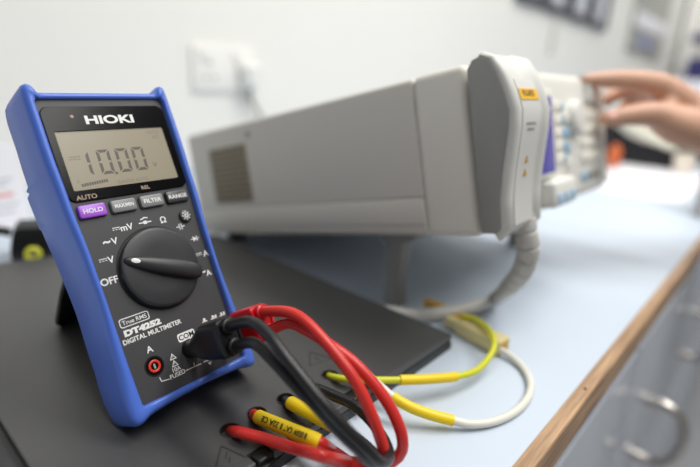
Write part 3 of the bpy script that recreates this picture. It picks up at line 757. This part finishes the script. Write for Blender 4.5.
# ------------------------------------------------------------------ pictures on the wall, far right
fr = None
labs = ['dark framed picture high on the wall, first from the left of the row', 'dark framed picture high on the wall, second from the left of the row',
        'dark framed picture high on the wall, third of the row, next to the last', 'dark framed picture high on the wall, rightmost of the row']
for k, (x0, x1) in enumerate(((1800, 2040), (2062, 2302), (2330, 2570), (2600, 2840))):
    if k == 0:
        f0 = thing('picture_frame', labs[0], 'picture', ((x0 + x1) / 2, 862.5, 475), 0, 'row of framed pictures')
        w_ = (x1 - x0) / 2
        bm = bmesh.new()
        ro = [(-w_, 0), (w_, 0), (w_, 370), (-w_, 370)]; ri = [(-w_ + 26, 30), (w_ - 34, 30), (w_ - 34, 344), (-w_ + 26, 344)]
        add_loft(bm, [[(p, -l, q) for p, q in o_] for o_, l in ((ro, 0), (ro, 18), (ri, 18), (ri, 4))], True, False)
        obj('frame', bm, 'frame_dark', f0, False)
        obj('picture', box((-w_ + 20, -6, 24), (w_ - 28, -1, 350)), 'poster', f0, False)
    else:
        dup(f0, ((x0 + x1) / 2, 862.5, 475 - k * 1.5), labs[k])
cs = obj('cable_trunking', box((2188, 853, 318), (2214, 862.5, 432), 2), 'brown_strip'); tag(cs, 'short beige trunking strip on the white wall below the framed pictures', 'trunking')

# far end of the room
nb = thing('notice_board', 'grey notice board with a white lamp-glare patch and a blue sheet near the far end of the wall', 'notice board', (3720, 862.5, 430))
obj('board', box((-410, -16, -20), (420, -1, 900), 3), 'board', nb)
obj('board_patch', box((-390, -24, 112), (400, -15.5, 200), 8), 'paper', nb)  # white slab stands in for a lamp's bright reflection, painted as colour
obj('board_patch', box((-260, -22, 24), (140, -15.5, 70), 2), 'blue_sheet', nb)
cb = thing('far_cupboard', 'pale tall cupboard with a dark gap against the far end wall', 'cupboard', (4700, 780, -900))
obj('body', box((-60, -36, 0), (95, 60, 1900), 4), 'wall', cb)
obj('gap', box((-64, 45, 1250), (-58, 62, 1480)), 'board', cb, False)
ch = thing('partition_screen', 'navy blue fabric partition at the far right, rising above the forearm', 'partition', (4500, 600, -900))
obj('fabric_panel', box((-12, -140, 60), (12, 135, 1346), 8), 'navy', ch)
obj('fabric_panel', box((-12, -140, 1450), (12, 150, 1512), 8), 'navy', ch)
obj('post', box((-9, -155, 0), (14, -136, 1530), 4), 'board', ch)
obj('post', box((14, 60, 0), (30, 80, 1530), 4), 'board', ch)
wb_ = obj('storage_box', box((3120, 390, 0.2), (3360, 590, 262), 8), 'paper'); tag(wb_, 'white box on the far part of the bench, showing just above the hand', 'box')

# ------------------------------------------------------------------ things on the bench beyond the instrument
pp = obj('paper_sheet', box((1040, 130, 0.2), (1520, 330, 1.2)), 'paper', None, False); tag(pp, 'white paper sheet lying flat on the bench beyond the instrument, under the hand', 'paper')
cupo = bmesh.new(); add_lathe(cupo, [(14, 0), (15, 3), (15.5, 40), (14, 46), (9, 50), (9, 57), (7.5, 58)], lambda p, q, l: (p, q, l), 24)
co = obj('orange_bottle', cupo, 'orange'); co.location = Vector((1390, 336, .6)) * S; tag(co, 'small orange bottle at the right end of the instrument, left of the black pouch', 'bottle')
def blob(bm, c, r, seed, amp=.18, flat=None):
    q = bmesh.ops.create_icosphere(bm, subdivisions=4, radius=1.0)
    rnd = random.Random(seed); ph = [(Vector((rnd.uniform(-2, 2), rnd.uniform(-2, 2), rnd.uniform(-2, 2))), rnd.uniform(0, 6)) for _ in range(7)]
    for v in q['verts']:
        d = sum(math.sin(k.dot(v.co) * 2.2 + o_) for k, o_ in ph) / 7
        v.co = Vector((v.co.x * r[0], v.co.y * r[1], v.co.z * r[2])) * (1 + amp * d * 2)
        v.co += Vector(c)
        if flat is not None and v.co.z < flat: v.co.z = flat + (flat - v.co.z) * 0.02
    return bm
bp_ = obj('black_pouch', blob(bmesh.new(), (1530, 300, 44), (40, 150, 60), 3, .12, .4), 'cloth_black'); tag(bp_, 'large black fabric pouch on the bench under the hand', 'pouch')
bp2 = obj('black_pouch', blob(bmesh.new(), (1640, 470, 72), (50, 90, 40), 8, .12), 'cloth_black'); tag(bp2, 'smaller black pouch propped higher, seen just below the thumb', 'pouch')
bx_ = obj('storage_crate', box((1570, 380, 0), (1720, 570, 34), 4), 'case_grey'); tag(bx_, 'grey crate under the smaller black pouch at the back', 'crate')
bgm = blob(bmesh.new(), (1496, 300, 84), (26, 84, 20), 5, .2)
for v_ in bgm.verts: v_.co.z += (v_.co.y - 300) * .32
wb = obj('plastic_bag', bgm, 'bag_white'); tag(wb, 'crumpled cream plastic bag draped on top of the black pouch', 'bag')
rp = obj('snack_packet', blob(bmesh.new(), (1500, 345, 122), (12, 24, 9), 11, .1), 'red_bit'); tag(rp, 'small red packet on the cream plastic bag', 'packet')
yp = obj('snack_packet', blob(bmesh.new(), (1500, 285, 104), (12, 18, 10), 12, .1), 'yellow_bit'); tag(yp, 'small yellow packet on the cream plastic bag, right of the red one', 'packet')
cm = bmesh.new(); add_loft(cm, [[(r * math.cos(2 * PI * k / 28), r * math.sin(2 * PI * k / 28), z) for k in range(28)] for r, z in ((18, 0), (21, 2), (24, 30), (25, 46), (23.4, 46), (22, 6), (.5, 5))], True, True)
cmo = obj('cream_mug', cm, 'cream'); cmo.location = Vector((1478, 196, 1.4)) * S; tag(cmo, 'cream mug on the paper, right of the black pouch', 'mug')
kc = thing('instrument_case', 'pale grey upright case at the front bench edge, right frame edge below the forearm', 'case', (990, 72, 0))
obj('body', box((-45, -30, 0), (60, 27, 96), 5), 'case_grey', kc); obj('lid', box((-46, -31, 96), (61, 28, 104), 3), 'case_grey', kc)

# ------------------------------------------------------------------ the person's hand and forearm
def limb(bm, nodes):
    pts = [Vector(p) for p, r in nodes]; rs = [r for p, r in nodes]
    path = spline(pts, 2.5); cum = [0.0]
    for a_, b_ in zip(path[:-1], path[1:]): cum.append(cum[-1] + (b_ - a_).length)
    key = [cum[min(range(len(path)), key=lambda k: (path[k] - p).length)] for p in pts]
    tab = list(zip(key, rs)); tot = cum[-1]
    # rounded ends
    t0 = (path[0] - path[1]).normalized(); t1 = (path[-1] - path[-2]).normalized()
    head_ = [(path[0] + t0 * rs[0] * math.sin(a), rs[0] * math.cos(a)) for a in (1.5, 1.2, .8, .4)]
    tail_ = [(path[-1] + t1 * rs[-1] * math.sin(a), rs[-1] * math.cos(a)) for a in (.4, .8, 1.2, 1.5)]
    full = head_ + [(p, interp(c, tab)) for p, c in zip(path, cum)] + tail_
    P_ = [p for p, r in full]; R2 = [r for p, r in full]
    add_tube(bm, P_, 1, 20, lambda t: R2[int(round(t * (len(R2) - 1)))], False)
N = {
 'elbow': ((943.25, -128.89, 44.98), 38), 'fore': ((763.86, -12.09, 104.89), 33), 'wrist': ((652.81, 54.82, 144.68), 25),
 'palm': ((621.88, 84.25, 165.08), 25), 'ihub': ((602.04, 107.63, 186.1), 17), 'thub': ((592.31, 91.57, 156.28), 19),
 'i1': ((585.94, 120.49, 194.27), 12), 'i2': ((552.98, 140.32, 196.66), 9.6), 'i3': ((532.19, 152.65, 195.92), 8), 'i4': ((515.7, 162.92, 194.49), 6.2),
 'm0': ((624, 106.19, 182.41), 16), 'm1': ((615.71, 119.3, 186.53), 11.5), 'm2': ((593.73, 142, 187.87), 9.2), 'm3': ((577.96, 151.4, 183.09), 7.8), 'm4': ((567.89, 155.12, 176.79), 6.4),
 'r0': ((645.21, 102.94, 176.53), 15), 'r1': ((640.71, 115.5, 181.88), 11), 'r2': ((626.85, 134.96, 182.58), 8.8), 'r3': ((612.22, 144.1, 176.66), 7.5), 'r4': ((601.69, 145.71, 168.23), 6.2),
 'p0': ((664.23, 94.82, 168.58), 13), 'p1': ((661.54, 106.95, 174.04), 9.5), 'p2': ((649.35, 124.06, 173.85), 7.6), 'p3': ((636.95, 129.69, 165.98), 6.6), 'p4': ((628.62, 129.33, 158.66), 5.6),
 't1': ((572.04, 109.84, 165.71), 13), 't2': ((550.54, 126.03, 164.65), 10.2), 't3': ((539.19, 135.98, 161.6), 9.2), 't4': ((532.42, 142.83, 159.69), 7.2),
}
def nd(n, r=None): return (N[n][0], r or N[n][1])
bm = bmesh.new()
limb(bm, [nd('elbow'), nd('fore'), nd('wrist'), nd('palm', 22)])
limb(bm, [nd('wrist', 20), nd('ihub', 16), nd('i1'), nd('i2'), nd('i3'), nd('i4')])
limb(bm, [nd('wrist', 20), nd('m0'), nd('m1'), nd('m2'), nd('m3'), nd('m4')])
limb(bm, [nd('wrist', 20), nd('r0'), nd('r1'), nd('r2'), nd('r3'), nd('r4')])
limb(bm, [nd('wrist', 18), nd('p0'), nd('p1'), nd('p2'), nd('p3'), nd('p4')])
limb(bm, [nd('wrist', 19), nd('thub'), nd('t1'), nd('t2'), nd('t3'), nd('t4')])
limb(bm, [nd('thub', 14), ((590.81, 104.44, 172.68), 10), nd('ihub', 13)])
tmp_o = obj('limbs', bm, 'skin')
rm = tmp_o.modifiers.new('remesh', 'REMESH'); rm.mode = 'VOXEL'; rm.voxel_size = 0.0016
sm = tmp_o.modifiers.new('smooth', 'SMOOTH'); sm.factor = .5; sm.iterations = 14
me = bpy.data.meshes.new_from_object(tmp_o.evaluated_get(bpy.context.evaluated_depsgraph_get()))
bpy.data.objects.remove(tmp_o)
me.name = 'person'; me.materials.clear(); me.materials.append(M['skin'])
for p in me.polygons: p.use_smooth = True
per = bpy.data.objects.new('person', me); C.objects.link(per)
tag(per, "person's bare hand and forearm reaching in from the right to the instrument's far corner", 'person')
a = Vector((526.77, 140.8, 161.89)); ax1 = (Vector((532.42, 142.83, 159.69)) - Vector((550.54, 126.03, 164.65))).normalized(); nz = (a - Vector((533.76, 141.44, 159.98))).normalized(); nz = (nz - ax1 * nz.dot(ax1)).normalized(); sd1 = nz.cross(ax1)
bm = bmesh.new(); cc = Vector((534.82, 140.48, 160.52)) + nz * 7.4
add_loft(bm, [[cc + ax1 * (6.2 * s_ * math.cos(2 * PI * k / 20)) + sd1 * (4.6 * s_ * math.sin(2 * PI * k / 20)) + nz * l for k in range(20)] for s_, l in ((1, -1.5), (1, .2), (.8, .7), (.3, 1.0))])
obj('thumbnail', bm, 'nail', per)
e0, e1 = Vector((943.25, -128.89, 44.98)), Vector((756.44, -7.26, 107.18))
obj('sleeve', tube([e0 + (e0 - e1) * .15, e0, e0.lerp(e1, .5), e1], 44, 24, lambda t: 50 - 6 * t), 'shirt', per)

# ------------------------------------------------------------------ light
w = bpy.data.worlds.new('room_light'); bpy.context.scene.world = w; w.use_nodes = True
bg = w.node_tree.nodes['Background']; bg.inputs['Color'].default_value = (0.97, 0.98, 1.0, 1); bg.inputs['Strength'].default_value = 0.2
def area(name, loc, size, power, target, col=(1, 1, 1)):
    l = bpy.data.lights.new(name, 'AREA'); l.shape = 'RECTANGLE'; l.size = size[0]; l.size_y = size[1]; l.energy = power; l.color = col
    o = bpy.data.objects.new(name, l); C.objects.link(o); o.location = loc
    o.rotation_euler = (Vector(target) - Vector(loc)).to_track_quat('-Z', 'Y').to_euler()
    return o
area('ceiling_lamp', (0.9, -0.5, 1.65), (0.3, 1.6), 34, (0.9, -0.5, 0), (1, .985, .95))
area('ceiling_lamp', (2.2, 0.1, 1.65), (0.3, 1.6), 15, (2.2, 0.1, 0), (1, .985, .95))
area('ceiling_lamp', (0.0, -0.35, 1.65), (0.3, 1.6), 13, (0.0, -0.35, 0), (1, .985, .95))
area('ceiling_lamp', (3.9, 0.0, 1.65), (0.3, 1.6), 18, (3.9, 0.1, 0), (1, .985, .95))

# ------------------------------------------------------------------ camera
cam = bpy.data.cameras.new('camera'); cam.sensor_width = 36.0; cam.lens = 494.3006 / 700 * 36.0
cam.clip_start = 0.01; cam.clip_end = 60
cam.dof.use_dof = True; cam.dof.focus_distance = 0.258; cam.dof.aperture_fstop = 2.8
co_ = bpy.data.objects.new('camera', cam); C.objects.link(co_)
R_, U_, F_ = (0.6685535, -0.7416978, 0.05404259), (0.1909416, 0.24143698, 0.951446), (0.71873328, 0.62577357, -0.30303451)
co_.matrix_world = frame_mtx((0, 0, 185.92068), R_, U_, tuple(-v for v in F_))
sc = bpy.context.scene; sc.camera = co_
sc.view_settings.view_transform = 'Standard'; sc.view_settings.look = 'None'; sc.view_settings.gamma = 1.0
sc.view_settings.use_curve_mapping = False; sc.view_settings.exposure = 0.0
